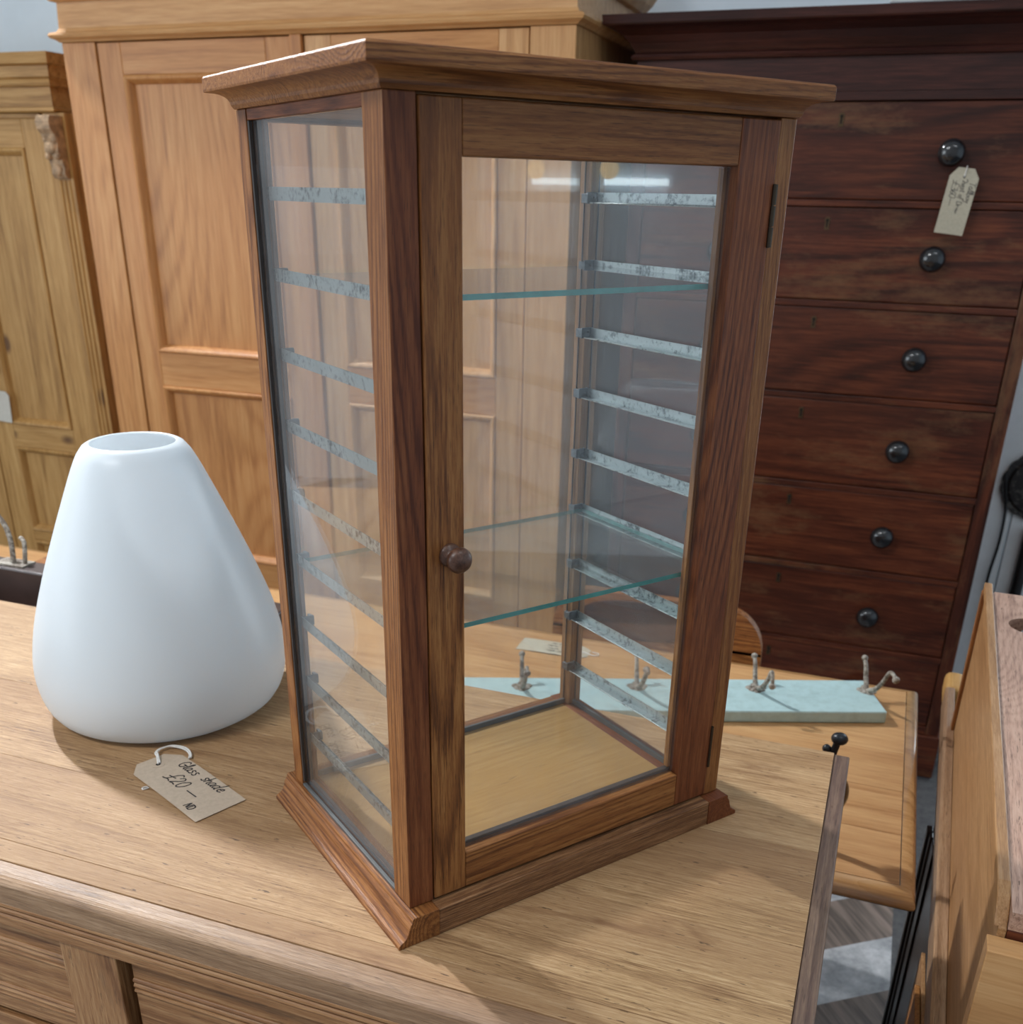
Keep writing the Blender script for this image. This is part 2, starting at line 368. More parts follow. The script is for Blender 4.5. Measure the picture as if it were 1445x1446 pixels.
# handwriting: polylines in a unit em
GL = {
 'G': [[(.55,.85),(.4,1),(.15,.9),(0,.55),(.05,.15),(.3,0),(.55,.15),(.55,.45),(.3,.45),(.7,.45)]],
 'l': [[(0,.1),(.2,.9),(.12,1.05),(.05,.8),(.08,.1),(.2,0)]],
 'a': [[(.4,.5),(.2,.55),(0,.3),(.1,.02),(.35,.15),(.42,.5),(.4,.1),(.52,0)]],
 's': [[(.4,.5),(.2,.55),(.1,.4),(.32,.22),(.22,0),(0,.05)]],
 'h': [[(0,1.0),(0,0)],[(0,.3),(.2,.52),(.34,.4),(.34,.05),(.45,0)]],
 'd': [[(.4,.5),(.2,.55),(0,.3),(.1,.02),(.38,.15)],[(.62,1.15),(.4,.1),(.5,0)]],
 'e': [[(.02,.28),(.36,.36),(.3,.55),(.08,.45),(0,.15),(.2,0),(.42,.12)]],
 '£': [[(.85,1.05),(.6,1.15),(.4,.85),(.32,.1),(0,0),(.5,.1),(.8,.0)],[(.05,.45),(.7,.55)]],
 '2': [[(.02,.75),(.2,1),(.45,.85),(.35,.5),(.0,.02),(.3,.06),(.55,.0)]],
 '0': [[(.25,1),(.02,.6),(.1,.1),(.35,.02),(.55,.4),(.45,.9),(.25,1)]],
 '3': [[(.05,.9),(.35,1),(.4,.7),(.15,.52),(.45,.4),(.35,.05),(0,.08)]],
 '6': [[(.45,1),(.1,.6),(.02,.2),(.25,0),(.45,.2),(.3,.45),(.05,.25)]],
 'N': [[(0,0),(.1,1),(.45,.05),(.55,1)]],
 'D': [[(.05,1),(.05,0)],[(0,1),(.45,.85),(.55,.4),(.4,.02),(0,0)]],
 'T': [[(0,1),(.7,1)],[(.35,1),(.3,0)]],
 'b': [[(0,1),(0,0),(.3,.05),(.36,.4),(.02,.45)]],
 'o': [[(.2,.5),(0,.3),(.1,.02),(.35,.1),(.38,.4),(.2,.5)]],
 'y': [[(0,.5),(.1,.15),(.35,.5)],[(.38,.5),(.2,-.4),(0,-.3)]],
 'C': [[(.5,.85),(.3,1),(0,.6),(.1,.1),(.4,0),(.55,.15)]],
 't': [[(.15,.95),(.12,.1),(.3,0)],[(0,.6),(.3,.62)]],
 'f': [[(.3,.95),(.15,.9),(.1,-.2)],[(0,.5),(.28,.5)]],
 'r': [[(0,.5),(.02,0)],[(.02,.3),(.2,.52),(.32,.45)]],
 'w': [[(0,.5),(.12,0),(.25,.4),(.38,0),(.52,.5)]],
 '-': [[(0,.35),(1.0,.38)]],
 'n': [[(0,.5),(0,0)],[(0,.35),(.2,.5),(.3,.3),(.32,0)]],
 '~': [[(0,.2),(.2,.5),(.35,.1),(.5,.45),(.7,.1),(.85,.4),(1.1,.2)]],
}
ADV = {'a':.6,'h':.55,'d':.74,'e':.5,'s':.52,'G':.8,'l':.28,'£':.95,'2':.68,'0':.7,'N':.75,'D':.7,' ':.45,'T':.65,'w':.62,'-':1.1,'~':1.2,'C':.66,'t':.36,'f':.36}
def write(mb, text, org, du, dv, h, w, z, mi=0, slant=.18):
    """org, du, dv in the tag's own 2-D plane"""
    x = 0
    for chx in text:
        for st in GL.get(chx, []):
            # densify with a spline feel
            P = []
            for i in range(len(st)-1):
                for k in range(4):
                    t_ = k/4; p0 = st[max(i-1,0)]; p1 = st[i]; p2 = st[i+1]; p3 = st[min(i+2,len(st)-1)]
                    f = lambda a,b,c,d: .5*((2*b)+(-a+c)*t_+(2*a-5*b+4*c-d)*t_*t_+(-a+3*b-3*c+d)*t_**3)
                    P.append((f(p0[0],p1[0],p2[0],p3[0]), f(p0[1],p1[1],p2[1],p3[1])))
            P.append(st[-1])
            Q = [(org[0]+du[0]*(x+a+slant*b)*h+dv[0]*b*h, org[1]+du[1]*(x+a+slant*b)*h+dv[1]*b*h) for a, b in P]
            for (x0,y0),(x1,y1) in zip(Q, Q[1:]):
                d = math.hypot(x1-x0, y1-y0)
                if d < 1e-7: continue
                tx, ty = (x1-x0)/d*w*.4, (y1-y0)/d*w*.4; nx, ny = -(y1-y0)/d*w/2, (x1-x0)/d*w/2
                mb.add([(x0-tx+nx,y0-ty+ny,z),(x0-tx-nx,y0-ty-ny,z),(x1+tx-nx,y1+ty-ny,z),(x1+tx+nx,y1+ty+ny,z),
                        (x0-tx+nx,y0-ty+ny,z+.0002),(x0-tx-nx,y0-ty-ny,z+.0002),(x1+tx-nx,y1+ty-ny,z+.0002),(x1+tx+nx,y1+ty+ny,z+.0002)],
                       [(4,5,6,7),(0,3,2,1),(0,1,5,4),(2,3,7,6),(1,2,6,5),(3,0,4,7)], mi)
        x += ADV.get(chx, .5)
    return mb

# ------------------------------------------------------------------ the room
ZC = .85                                   # counter height
f_ = MB().box(-5, 3.3, -2.2, 3.2, -.1, 0).build('floor', M['floor']); struct(f_)
w_ = MB().box(-5, 3.3, 3.15, 3.25, 0, 3.6).build('wall_back', M['wall']); struct(w_)
w_ = MB().box(3.2, 3.3, -2.2, 3.15, 0, 3.6).build('wall_right', M['wall']); struct(w_)
c_ = MB().box(-5, 3.3, -2.2, 3.25, 3.6, 3.7).build('ceiling', M['ceil']); struct(c_)
# pale boarding low on the back wall at the right and its moulding
b_ = MB()
for k in range(5): b_.box(.30+k*.09, .386+k*.09, 3.138, 3.15, 0, 1.2)
struct(b_.build('trim_1', M['greypaint'], bevel=.002))
struct(MB().box(-.16, 3.2, 3.135, 3.15, 1.885, 1.93).build('trim_2', M['greypaint'], bevel=.003))

# ------------------------------------------------------------------ shop counter
ct = thing('shop_counter', 'worn pale wooden counter with reeded front, carrying the glass cabinet and white shade', 'counter', (-.85, .8, 0))
# local = world - (-.85,.8,0)
ox, oy = -.85, .8
def L(x, y): return x-ox, y-oy
mb = MB()
ys = [.579, .606, .735, .885, 1.098]
for y0, y1 in zip(ys, ys[1:]):
    mb.box(-1.75-ox, .008-ox, y0-oy+.0002, y1-oy-.0002, ZC-.028, ZC)
mb.build('top_boards', M['counterX'], ct, .0006)
# rounded greyed lip along the front and the right end
def lipprof(a, sgn):  # outline across lip: from inner edge outwards
    return [(a, ZC-.0305), (a, ZC-.0015)]+[(a+sgn*(.008+.016*math.sin(t)), ZC-.010-.0+.0085*math.cos(t)-.0) for t in [k*PI/2/6 for k in range(7)]]+[(a+sgn*.024, ZC-.022), (a+sgn*.024, ZC-.0305)]
mb = MB(); mb.prism([(y-oy, z) for y, z in lipprof(.5788, -1)], 0, -1.75-ox, .0315-ox)
mb.build('front_lip', M['lipX'], ct, 0)
mb = MB(); mb.prism([(x-ox, z) for x, z in [(.0082,ZC-.0305),(.0082,ZC-.002),(.0245,ZC-.002),(.0258,ZC-.003),(.0250,ZC-.0305)]], 1, .579-oy, 1.098-oy)
mb.build('end_lip', M['liprY'], ct, .001)
# reeded frieze under the lip: three beads and a flat
yf = .5545
prof = [(.60, .8195), (yf+.003, .8195)]
for k in range(3):
    zc_ = .824-.0035-k*.0072-.003
    for t in range(7):
        a = PI/2-t*PI/6; prof.append((yf+.003-.0034*math.cos(a), zc_-.0+.0034*math.sin(a)))
prof += [(yf+.001, .7985+.006), (yf, .8035), (yf, .7935), (.60, .7935)]
prof = [(y-oy, z) for y, z in prof]
MB().prism(prof, 0, -1.74-ox, .02-ox).build('reeded_frieze', M['faceX'], ct, 0)
# right return frieze
MB().box(-.03-ox, .012-ox, .6-oy, 1.09-oy, .79, .8195).build('end_frieze', M['faceY'], ct, .001)
# carcass
mb = MB(); mb.box(-1.73-ox, .008-ox, .598-oy, 1.085-oy, .0005, .7935); mb.build('carcass', M['faceX'], ct, .001)
def reeds(mb, x0, x1, z0, y, n=3, s=.0062):
    for k in range(n):
        z = z0-k*s; P = [(y, z+s/2), (y-.0016, z+s/3.2), (y-.0028, z), (y-.0016, z-s/3.2), (y, z-s/2)]
        mb.prism([(a, b) for a, b in P], 0, x0, x1)
def drawer(x0, x1, z0, z1, r1=None, r2=None):
    mb = MB(); y0 = .566-oy; mb.box(x0-ox, x1-ox, y0, .6-oy, z0, z1)
    for rz in (r1, r2):
        if rz: reeds(mb, x0-ox, x1-ox, rz, y0)
    return mb
zb = [(.662,.7905,.761,.697),(.50,.652,.61,.54),(.30,.49,.45,.34),(.08,.29,.25,.13)]
for z0, z1, r1, r2 in zb:
    for x0, x1 in [(-1.10,-.659),(-.582,-.10)]:
        drawer(x0, x1, z0, z1, r1, r2).build('drawer', M['faceX'], ct, .001)
for x0, x1 in [(-1.18,-1.108),(-.658,-.592),(-.09,.004)]:
    box('stile', M['faceZ'], ct, x0-ox, x1-ox, yf+.0035-oy, .6-oy, .05, .7932)

# ------------------------------------------------------------------ display cabinet
FX, FY = -.3176, .6254
cab = thing('display_cabinet', 'tall oak countertop display cabinet with glass sides and glazed door, on the counter', 'display cabinet', (FX, FY, ZC), R(53.796))
W, D, H, B0 = .3632, .2564, .620, .0279
def cz(z): return z+B0
P = cab
# plinth: side mouldings run front to back, plain boards between them
def sidep(sg, a0):
    # outline (a, z): inner -> outer ogee
    pts = [(a0+.02*sg*-1, 0)]
    out = [(.0185,0),(.0185,.0035),(.0165,.0055),(.0135,.0070),(.0105,.0100),(.0085,.0150),(.0075,.0190),(.0060,.0220),(.0045,.0235),(.0045,.0262),(.0030,.0279)]
    return [(a0-sg*.022, 0)]+[(a0+sg*o_, z) for o_, z in out]+[(a0-sg*.022, .0279)]
MB().prism(sidep(-1, 0), 1, -.0135, D+.013).build('plinth_moulding', M['oakY'], P, .0004)
MB().prism(sidep(1, W), 1, -.0135, D+.013).build('plinth_moulding', M['oakredY'], P, .0004)
box('front_plinth', M['plinthgrain'], P, .0221, W-.0221, -.0130, .012, 0, .0276, .0008)
box('back_plinth', M['oakX'], P, .0221, W-.0221, D-.012, D+.012, 0, .0276, .0008)
box('base_board', M['insidepine'], P, .0222, W-.0222, .0122, D-.0122, .004, .0279, .0004)
# posts
def post(a0, a1, b0, b1, mat, nm='corner_post'):
    return box(nm, mat, P, a0, a1, b0, b1, cz(0.0002), cz(H), .0009)
fp = post(0, .0235, 0, .029, [M['oakZ'], M['oakredZ']])
for q in fp.data.polygons:
    if q.normal.y < -.9: q.material_index = 1
post(W-.0175, W, .0, .020, M['oakZ'])
post(0, .018, D-.020, D, M['oakZ'])
post(W-.018, W, D-.018, D, M['deskoakZ'])
# dark red strip on the front face of the front post
# glazing beads, bottom and top, around three glazed sides
def bead(x0, x1, y0, y1, z0, z1, m_='bead'): box('glazing_bead', M[m_], P, x0, x1, y0, y1, z0, z1, .0005)
bead(.0075, .012, .029, D-.020, cz(0), cz(.005), 'puttygrey'); bead(.0005, .004, .029, D-.020, cz(0), cz(.003), 'puttygrey')
bead(W-.012, W-.0085, .020, D-.018, cz(0), cz(.006), 'puttygrey')
bead(.018, W-.018, D-.012, D-.0085, cz(0), cz(.006), 'puttygrey')
for z0, z1 in [(cz(.006), cz(.6118))]:
    bead(.0075, .0115, D-.0235, D-.0202, z0, z1); bead(W-.0092, W-.0080, D-.0194, D-.0182, z0, z1)
    bead(W-.0194, W-.0182, D-.0097, D-.0085, z0, z1); bead(.0182, .0215, D-.0120, D-.0085, z0, z1)
    bead(.0010, .0040, D-.0235, D-.0202, z0, z1)
# top rails of back and sides
box('top_rail', M['oakX'], P, .0185, W-.0185, D-.016, D-.001, cz(.6120), cz(H), .0008)
box('top_rail', M['oakredY'], P, .001, .010, .0295, D-.0205, cz(.612), cz(H), .0006)
box('top_rail', M['oaklightY'], P, W-.012, W-.001, .0205, D-.0185, cz(.6120), cz(H), .0008)
# panes
def pane(nm, x0, x1, y0, y1, z0, z1): return MB().box(x0, x1, y0, y1, z0, z1).build(nm, M['glass'], P, 0)
pane('side_pane', .0045, .0072, .0292, D-.0202, cz(.0005), cz(.6118))
pane('side_pane', W-.0080, W-.0053, .0202, D-.0182, cz(.0005), cz(.6118))
pane('back_pane', .0182, W-.0182, D-.0082, D-.0055, cz(.0005), cz(.6118))
# inner top board
box('top_board', M['oaklightX'], P, .002, W-.002, .0300, D-.0165, cz(H-.004), cz(H+.001), .0003)
# cornice: cove and flat edge, swept round
cp = [(-.02, cz(H+.0002)), (.0012, cz(H+.0002)), (.0030, cz(H+.0030))]
for t in range(7):
    a = t*PI/2/6; cp.append((.0030+.0125*(1-math.cos(a)), cz(H+.0030+.0085*math.sin(a))))
cp += [(.0185, cz(H+.0118)), (.0190, cz(H+.0135)), (.0190, cz(H+.0215)), (.0175, cz(H+.0232)), (-.02, cz(H+.0235))]
MB().ring(rect_ring(0, W, 0, D), cp).build('cornice', M['oakX'], P, .0004)
box('top_panel', M['oakX'], P, .0201, W-.0201, .0201, D-.0201, cz(H+.008), cz(H+.0232), .0004)
# door
door = bpy.data.objects.new('door', None); COL.objects.link(door); door.parent = P
Dp = door
dz0, dz1 = cz(.0022), cz(.6182)
box('door_stile', M['oakZ'], Dp, .0245, .0560, -.0012, .0168, dz0, dz1, .0010)
box('door_stile', M['oakredZ'], Dp, .3035, .3448, -.0012, .0168, dz0, dz1, .0010)
box('door_rail', M['oakX'], Dp, .0562, .3033, -.0010, .0166, cz(.5850), dz1, .0010)
box('door_rail', M['oakX'], Dp, .0562, .3033, -.0010, .0166, dz0, cz(.0385), .0010)
MB().box(.0563, .3032, .0070, .0098, cz(.0387), cz(.5848)).build('door_pane', M['glass'], Dp, 0)
for x0, x1, z0, z1 in [(.0563,.3032,.0387,.0420)]:
    box('glazing_bead', M['bead'], Dp, x0, x1, .0105, .0160, cz(z0), cz(z1), .0004)
box('glazing_bead', M['oaklightZ'], Dp, .2992, .3032, .0102, .0160, cz(.043), cz(.584), .0004)
# knob
mb = MB(); mb.lathe([(0.0001,.0215),(.0045,.0212),(.0080,.0195),(.0098,.0165),(.0100,.0138),(.0088,.0108),(.0062,.0085),(.0052,.0062),(.0062,.0042),(.0085,.0028),(.0092,.0012),(.0092,0),(.0001,0)], .0430, -.0012, cz(.3165), 40, '-Y')
mb.build('door_knob', wood('knob_wood', 1, (.045,.018,.011), (.095,.042,.025), (.14,.07,.045), rings=200, fs=300, rough=.35), Dp, smooth=True)
for zc_ in (.5500, .0585):
    mb = MB()
    mb.box(.3438, .3458, -.0022, .006, cz(zc_-.0235), cz(zc_+.0235))
    for k in range(3):
        mb.tube([(.3450, -.0022, cz(zc_-.0235+k*.0157+.0004)), (.3450, -.0022, cz(zc_-.0235+(k+1)*.0157-.0004))], .0022 if zc_ > .3 else .0013, 10)
    mb.build('hinge', M['brass'], Dp)
# tin shelf rails: nine pairs of L strips with a turned end
for k, z in enumerate([.5560, .4945, .4300, .3690, .3050, .2435, .1790, .1155, .0500]):
    for sd in (0, 1):
        x = W-.0135 if sd else .0130
        sg = -1 if sd else 1
        b0, b1 = .0235, D-.0235
        mb = MB()
        mb.box(min(x, x+sg*.0008), max(x, x+sg*.0008), b0, b1+.004, cz(z), cz(z+.0092))              # upright leg on the glass
        mb.box(min(x, x+sg*.0088), max(x, x+sg*.0088), b0, b1, cz(z-.0008), cz(z))                     # shelf leg
        mb.tube([(x+sg*.0090, b0, cz(z-.0002)), (x+sg*.0090, b1, cz(z-.0002))], .0008, 8)
        r_ = mb.build('shelf_rail', M['tin'], P, 0)
        mb = MB()
        mb.box(min(x+sg*.0010, x+sg*.0118), max(x+sg*.0010, x+sg*.0118), b1+.0005, b1+.0030, cz(z-.0010), cz(z+.0092))
        mb.box(min(x+sg*.0090, x+sg*.0122), max(x+sg*.0090, x+sg*.0122), b1+.0005, b1+.0105, cz(z-.0005), cz(z+.0080))
        mb.ball((x+sg*.0045, b1, cz(z+.0045)), .0013, 8)
        mb.build('rail_end', M['tincap'], r_, .0004)
# glass shelves rest on the second and sixth rails
def shelf(z):
    t = .0042; a0, a1, b0, b1 = .0145, W-.0150, .0190, D-.0245
    mb = MB()
    vs = [(a0,b0,cz(z)),(a1,b0,cz(z)),(a1,b1,cz(z)),(a0,b1,cz(z)),(a0,b0,cz(z+t)),(a1,b0,cz(z+t)),(a1,b1,cz(z+t)),(a0,b1,cz(z+t))]
    mb.add(vs, [(0,3,2,1),(4,5,6,7)], 0); mb.add(vs, [(0,1,5,4),(1,2,6,5),(2,3,7,6),(3,0,4,7)], 1)
    return mb.build('glass_shelf', [M['shelfglass'], M['glassedge']], P, 0)
shelf(.4947); shelf(.2437)

# ------------------------------------------------------------------ opal glass shade
SX, SY = -.8037, .9267
prof = [(0,.1215),(.002,.1262),(.006,.1308),(.012,.1352),(.02,.1390),(.032,.1438),(.045,.1472),(.062,.1495),(.080,.1502),(.10,.1490),(.12,.1455),(.145,.1370),(.17,.1265),
        (.20,.1115),(.23,.0965),(.26,.0825),(.285,.0715),(.302,.0640),(.314,.0580),(.322,.0532),(.3262,.0495),(.3272,.0470)]
import bisect
zs_ = [0,.0085,.0284,.064,.1136,.1704,.2273,.2841,.3267]; rs_ = [.1241,.138,.147,.1495,.1405,.1243,.1008,.0769,.0543]
zs_ = [0,.0085,.0284,.064,.1136,.1704,.2273,.2841,.3000,.3150,.3230,.3262,.3272]
rs_ = [.1240,.1365,.1460,.1497,.1412,.1230,.1010,.0775,.0705,.0630,.0570,.0520,.0490]
def crom(x):
    i = max(0, min(len(zs_)-2, bisect.bisect(zs_, x)-1)); x0, x1 = zs_[i], zs_[i+1]; t = (x-x0)/(x1-x0)
    def sl(j):
        j0, j1 = max(j-1, 0), min(j+1, len(zs_)-1); return (rs_[j1]-rs_[j0])/(zs_[j1]-zs_[j0])
    m0, m1 = sl(i)*(x1-x0), sl(i+1)*(x1-x0)
    return (2*t**3-3*t*t+1)*rs_[i]+(t**3-2*t*t+t)*m0+(-2*t**3+3*t*t)*rs_[i+1]+(t**3-t*t)*m1
zz = [0,.002,.005]+[.0085+k*.0085 for k in range(37)]; zz = [z for z in zz if z < .323]+[.3235,.3250,.3262,.3268,.3272]
outer = [(crom(z), z) for z in zz]
inner = [(max(.01, r-.0042), z) for r, z in outer[:-4]]
inner[-1] = (.0478, inner[-1][1]); inner.append((.0470, .3255))
pr_ = outer+[(.0484, .3272), (.0474, .3266)]+inner[::-1]
sh = MB().lathe(pr_, 0, 0, 0, 128, 'Z', closed=True).build('glass_lampshade', M['opal'], None, smooth=True, loc=(SX, SY, ZC+.0003))
tag(sh, 'white opal glass lampshade standing on its wide end on the counter left of the cabinet', 'lampshade')

# ------------------------------------------------------------------ price tags
def tag_outline(l, w, c=.018):
    return [(0, w*.22), (c, 0), (l, 0), (l, w), (c, w), (0, w*.78)]
def price_tag(name, label, loc, rot, l, w, mat, texts, inkw, group=None, hole=True, ink='ink'):
    root = thing(name, label, 'price tag', loc)
    root.rotation_euler = rot
    nseg = 14; o = MB(); th = .0005
    def bend(x): return .0012*math.sin(PI*x/l)
    # card as strips so it can curl
    xs = [0, .018]+[.018+(l-.018)*k/nseg for k in range(1, nseg+1)]
    def half(x): return w/2 if x >= .0179 else w/2*(.56+.44*x/.018)
    vs = []
    for x in xs:
        h = half(x); z = bend(x)
        vs += [(x, w/2-h, z), (x, w/2+h, z), (x, w/2-h, z+th), (x, w/2+h, z+th)]
    fs = []
    for i in range(len(xs)-1):
        a = i*4; b = a+4; fs += [(a, a+1, b+1, b), (a+2, b+2, b+3, a+3), (a, b, b+2, a+2), (a+1, a+3, b+3, b+1)]
    fs += [(0, 2, 3, 1), (len(vs)-4, len(vs)-3, len(vs)-1, len(vs)-2)]
    o.add(vs, fs); o.build('card', mat, root)
    # punched reinforcement ring and hole
    hx = .0175
    mb = MB(); mb.lathe([(.0028,0),(.0028,.0004),(.0072,.0004),(.0072,0)], hx, w/2, bend(hx)+th, 28, closed=True); mb.build('reinforcement_ring', mat, root)
    mb = MB(); mb.lathe([(.0001,.0001),(.0027,.0001)], hx, w/2, bend(hx)+th+.0001, 20); mb.build('hole', M['darkhole'], root)
    mb = MB()
    for tx, u, v, h, sl in texts:
        write(mb, tx, (u, v), (1, 0), (0, 1), h, inkw, 0, slant=sl)
    mb.v = [(x, y, z+bend(x)+th+.00005) for x, y, z in mb.v]
    if mb.v: mb.build('handwriting', M[ink], root)
    return root
uang = math.atan2(.6994-.7511, -.5976+.7179)
Lt = .148; ux, uy = math.cos(uang), math.sin(uang)
t1 = price_tag('price_tag', "brown card price tag with white string lying in front of the white lampshade", (-.7179-ux*.017, .7511-uy*.017, ZC+.0008), (0, 0, uang), Lt, .0600, M['card'],
    [('Glass', .0345, .0445, .0130, .15), ('shade', .0800, .0462, .0130, .25), ('£20', .0460, .0200, .0150, .3), ('-', .0905, .0180, .0170, 0), ('ND', .1130, .0065, .0085, .2)], .0013)
mb = MB()
zt = .0016
pth = [(.0175,.030,zt),(.010,.0335,zt+.002),(.004,.036,zt+.0025),(-.004,.0385,zt+.002),(-.010,.047,zt+.001),(-.008,.058,zt+.001),(.002,.066,zt),(.014,.068,zt),(.024,.0655,zt),(.030,.0610,.0012)]
def smoothp(p_, n=5):
    out = []
    for i in range(len(p_)-1):
        a = p_[max(i-1,0)]; b = p_[i]; c = p_[i+1]; d = p_[min(i+2,len(p_)-1)]
        for k in range(n):
            t_ = k/n
            out.append(tuple(.5*((2*b[j])+(-a[j]+c[j])*t_+(2*a[j]-5*b[j]+4*c[j]-d[j])*t_*t_+(-a[j]+3*b[j]-3*c[j]+d[j])*t_**3) for j in range(3)))
    return out+[p_[-1]]
mb.tube(smoothp(pth), .0010, 7)
pth2 = [(x-.0016*math.sin(i*1.1), y+.0022, z+.0006) for i, (x, y, z) in enumerate(pth)]
mb.tube(smoothp(pth2), .0010, 7)
mb.build('string', M['string'], t1, smooth=True)
MB().tube(smoothp([(.0500,-.0005,-.0002),(.0490,-.006,-.0000),(.0530,-.007,.0004),(.0535,-.001,.0002)]), .0008, 7).build('string_end', M['string'], t1, smooth=True)

# ------------------------------------------------------------------ pine table behind
tb = thing('pine_table', 'long low pine table with a rounded edge standing behind the counter', 'table', (-1.0, 1.45, 0))
TX0, TX1, TY0, TY1, TZ = -2.35, .134, 1.130, 1.760, .65
mb = MB(); e_ = .020
pw = (TY1-TY0-2*e_)/5
for k in range(5): mb.box(TX0+e_+1.0, TX1-e_+1.0, TY0+e_+k*pw-1.45+.0003, TY0+e_+(k+1)*pw-1.45-.0003, TZ-.022, TZ)
mb.build('table_boards', M['plain_pineX'], tb, .0004)
prf = [(.0018, TZ-.026), (.0018, TZ-.001)]+[(.001+.021*math.sin(a)-.0, TZ-.015+.015*math.cos(a)) for a in [k*PI/8 for k in range(9)]]
MB().ring([(x+1.0, y-1.45, d) for x, y, d in rect_ring(TX0+e_, TX1-e_, TY0+e_, TY1-e_)], prf).build('rounded_edge', M['edgegloss'], tb, smooth=True)
for x0, x1, y0, y1 in [(TX0+.06, TX1-.40, TY0+.06, TY0+.08), (TX0+.06, TX1-.40, TY1-.08, TY1-.06)]:
    box('apron', M['plain_pineX'], tb, x0+1, x1+1, y0-1.45, y1-1.45, .55, TZ-.0262)
for x in (TX0+.05, TX1-.36):
    for y in (TY0+.05, TY1-.11):
        box('leg', M['plain_pineZ'], tb, x+1, x+.055+1, y-1.45-.001, y+.054-1.45, 0, TZ-.0262, .004)

# aqua hook rail lying on it
ar = thing('coat_hook_rail', 'pale aqua painted board with iron double coat hooks lying on the pine table', 'hook rail', (.084, 1.600, TZ+.0002), R(21.2))
# local: x along the board (negative = left), y across away from camera
BT = .0218
mb = MB(); mb.box(-.92, -.001, 0, .121, 0, BT); mb.build('board', M['aqua'], ar, .003)
def coat_hook(x, y, bl=.088, bh=.070):
    mb = MB()
    for dx, dy in [(0,0),(-.011,.002),(.011,.002),(0,.012),(0,-.011),(.007,-.006),(-.007,-.006)]:
        mb.lathe([(.0001,.0032),(.0045,.0028),(.0068,.0012),(.0072,0)], x+dx, y+dy, BT, 16)
    r_ = mb.build('hook_plate', M['oldiron'], ar, smooth=True)
    pts = smoothp([(x,y-.002,BT),(x,y-.012,BT+.006),(x+.002,y-.030,BT+.018),(x+.004,y-.048,BT+.040),(x+.005,y-.060,BT+.060),(x+.005,y-.072,BT+bh),(x+.005,y-bl,BT+bh-.002)])
    n = len(pts); mb = MB(); mb.tube(pts, [.0048-.0018*i/(n-1) for i in range(n)], 10); mb.ball((x+.005, y-bl-.002, BT+bh-.003), .0060, 14)
    mb.build('lower_prong', M['oldiron'], r_, smooth=True)
    pts = smoothp([(x,y+.002,BT),(x,y+.010,BT+.008),(x,y+.018,BT+.022),(x,y+.024,BT+.036),(x,y+.034,BT+.044)])
    n = len(pts); mb = MB(); mb.tube(pts, [.0045-.0012*i/(n-1) for i in range(n)], 10); mb.ball((x, y+.035, BT+.0455), .0056, 14)
    mb.build('upper_prong', M['oldiron'], r_, smooth=True)
ca, sa = math.cos(R(21.2)), math.sin(R(21.2))
def tolocal(x, y): dx, dy = x-.084, y-1.600; return (dx*ca+dy*sa, -dx*sa+dy*ca)
for (x, y), (bl, bh) in [((.0472,1.6715),(.090,.068)), ((-.1336,1.6064),(.070,.043)), ((-.3268,1.535),(.050,.060)), ((-.5116,1.4600),(.085,.070)), ((-.695,1.388),(.08,.06))]:
    lx, ly = tolocal(x, y); coat_hook(lx, ly, bl, bh)

# little card tag on the pine table
tagB = price_tag('price_tag', 'grey brown handwritten card tag lying upside down on the pine table behind the cabinet', (-.4550, 1.7060, TZ+.0006), (0, 0, R(180+1)), .138, .056, M['cardgrey'],
    [('C~n~ w~', .030, .040, .0085, .2), ('b~ ~~', .040, .029, .0085, .2), ('~t r~ ~~', .028, .018, .0085, .2), ('~o ~', .050, .007, .0085, .2)], .0011)
MB().tube(smoothp([(.0175,.028,.001),(.006,.030,.002),(-.008,.034,.001),(-.018,.030,.001),(-.016,.022,.001),(-.004,.020,.001)]), .0011, 7).build('string', M['string'], tagB, smooth=True)

# round-topped board standing behind the table
rb = []
zt_, x0_, x1_ = .742, -.560, -.147
hb = thing('round_cornered_headboard', 'round cornered brown wooden panel standing upright behind the pine table', 'panel', (-.35, 1.80, 0))
pts = [(x0_+.35, 0), (x1_+.35, 0), (x1_+.35, .66)]
for k in range(9):
    a = k*PI/2/8; pts.append((x1_+.35-.075*(1-math.cos(a)), zt_-.085+.085*math.sin(a)))
for k in range(9):
    a = PI/2-k*PI/2/8; pts.append((x0_+.35+.075*(1-math.cos(a)), zt_-.085+.085*math.sin(a)))
pts += [(x0_+.35, .66)]
MB().prism(pts, 1, -.022, 0).build('panel', M['oakX'], hb, .003)
mb = MB(); mb.prism([(-.04+.115*math.cos(a), .690+.040*math.sin(a)) for a in [k*2*PI/40 for k in range(40)]], 1, -.0265, -.0222); mb.build('oval_inlay', M['mahdarkX'], hb, .001)

# dark rail standing behind the counter, left
dr = thing('dark_hook_rail', 'long dark brown hook rail standing behind the counter left of the white shade', 'hook rail', (-1.2, 1.18, TZ))
box('rail', M['darkrail'], dr, -.45, .41, -.020, .022, 0, .2265, .003)
mb = MB()
mb.box(-.132, -.072, -.012, .016, .2267, .2295)
mb.tube(smoothp([(-.102,.000,.229),(-.104,.004,.245),(-.112,.012,.262),(-.128,.022,.282),(-.150,.028,.300)]), [.0045]*20+[.004], 8) if False else mb.tube(smoothp([(-.102,.000,.229),(-.104,.004,.245),(-.112,.012,.262),(-.128,.022,.282),(-.150,.028,.300)]), .0042, 8)
mb.tube(smoothp([(-.082,.004,.229),(-.080,.006,.246),(-.086,.014,.262),(-.098,.020,.266)]), .0036, 8)
mb.build('iron_hook', M['oldiron'], dr, smooth=True)
bx = thing('small_wooden_block', 'small brown wooden block behind the iron hook of the dark rail, left edge', 'block', (-1.44, 1.40, TZ))
box('block', M['oakX'], bx, -.050, .055, -.03, .03, 0.0003, .135, .003)

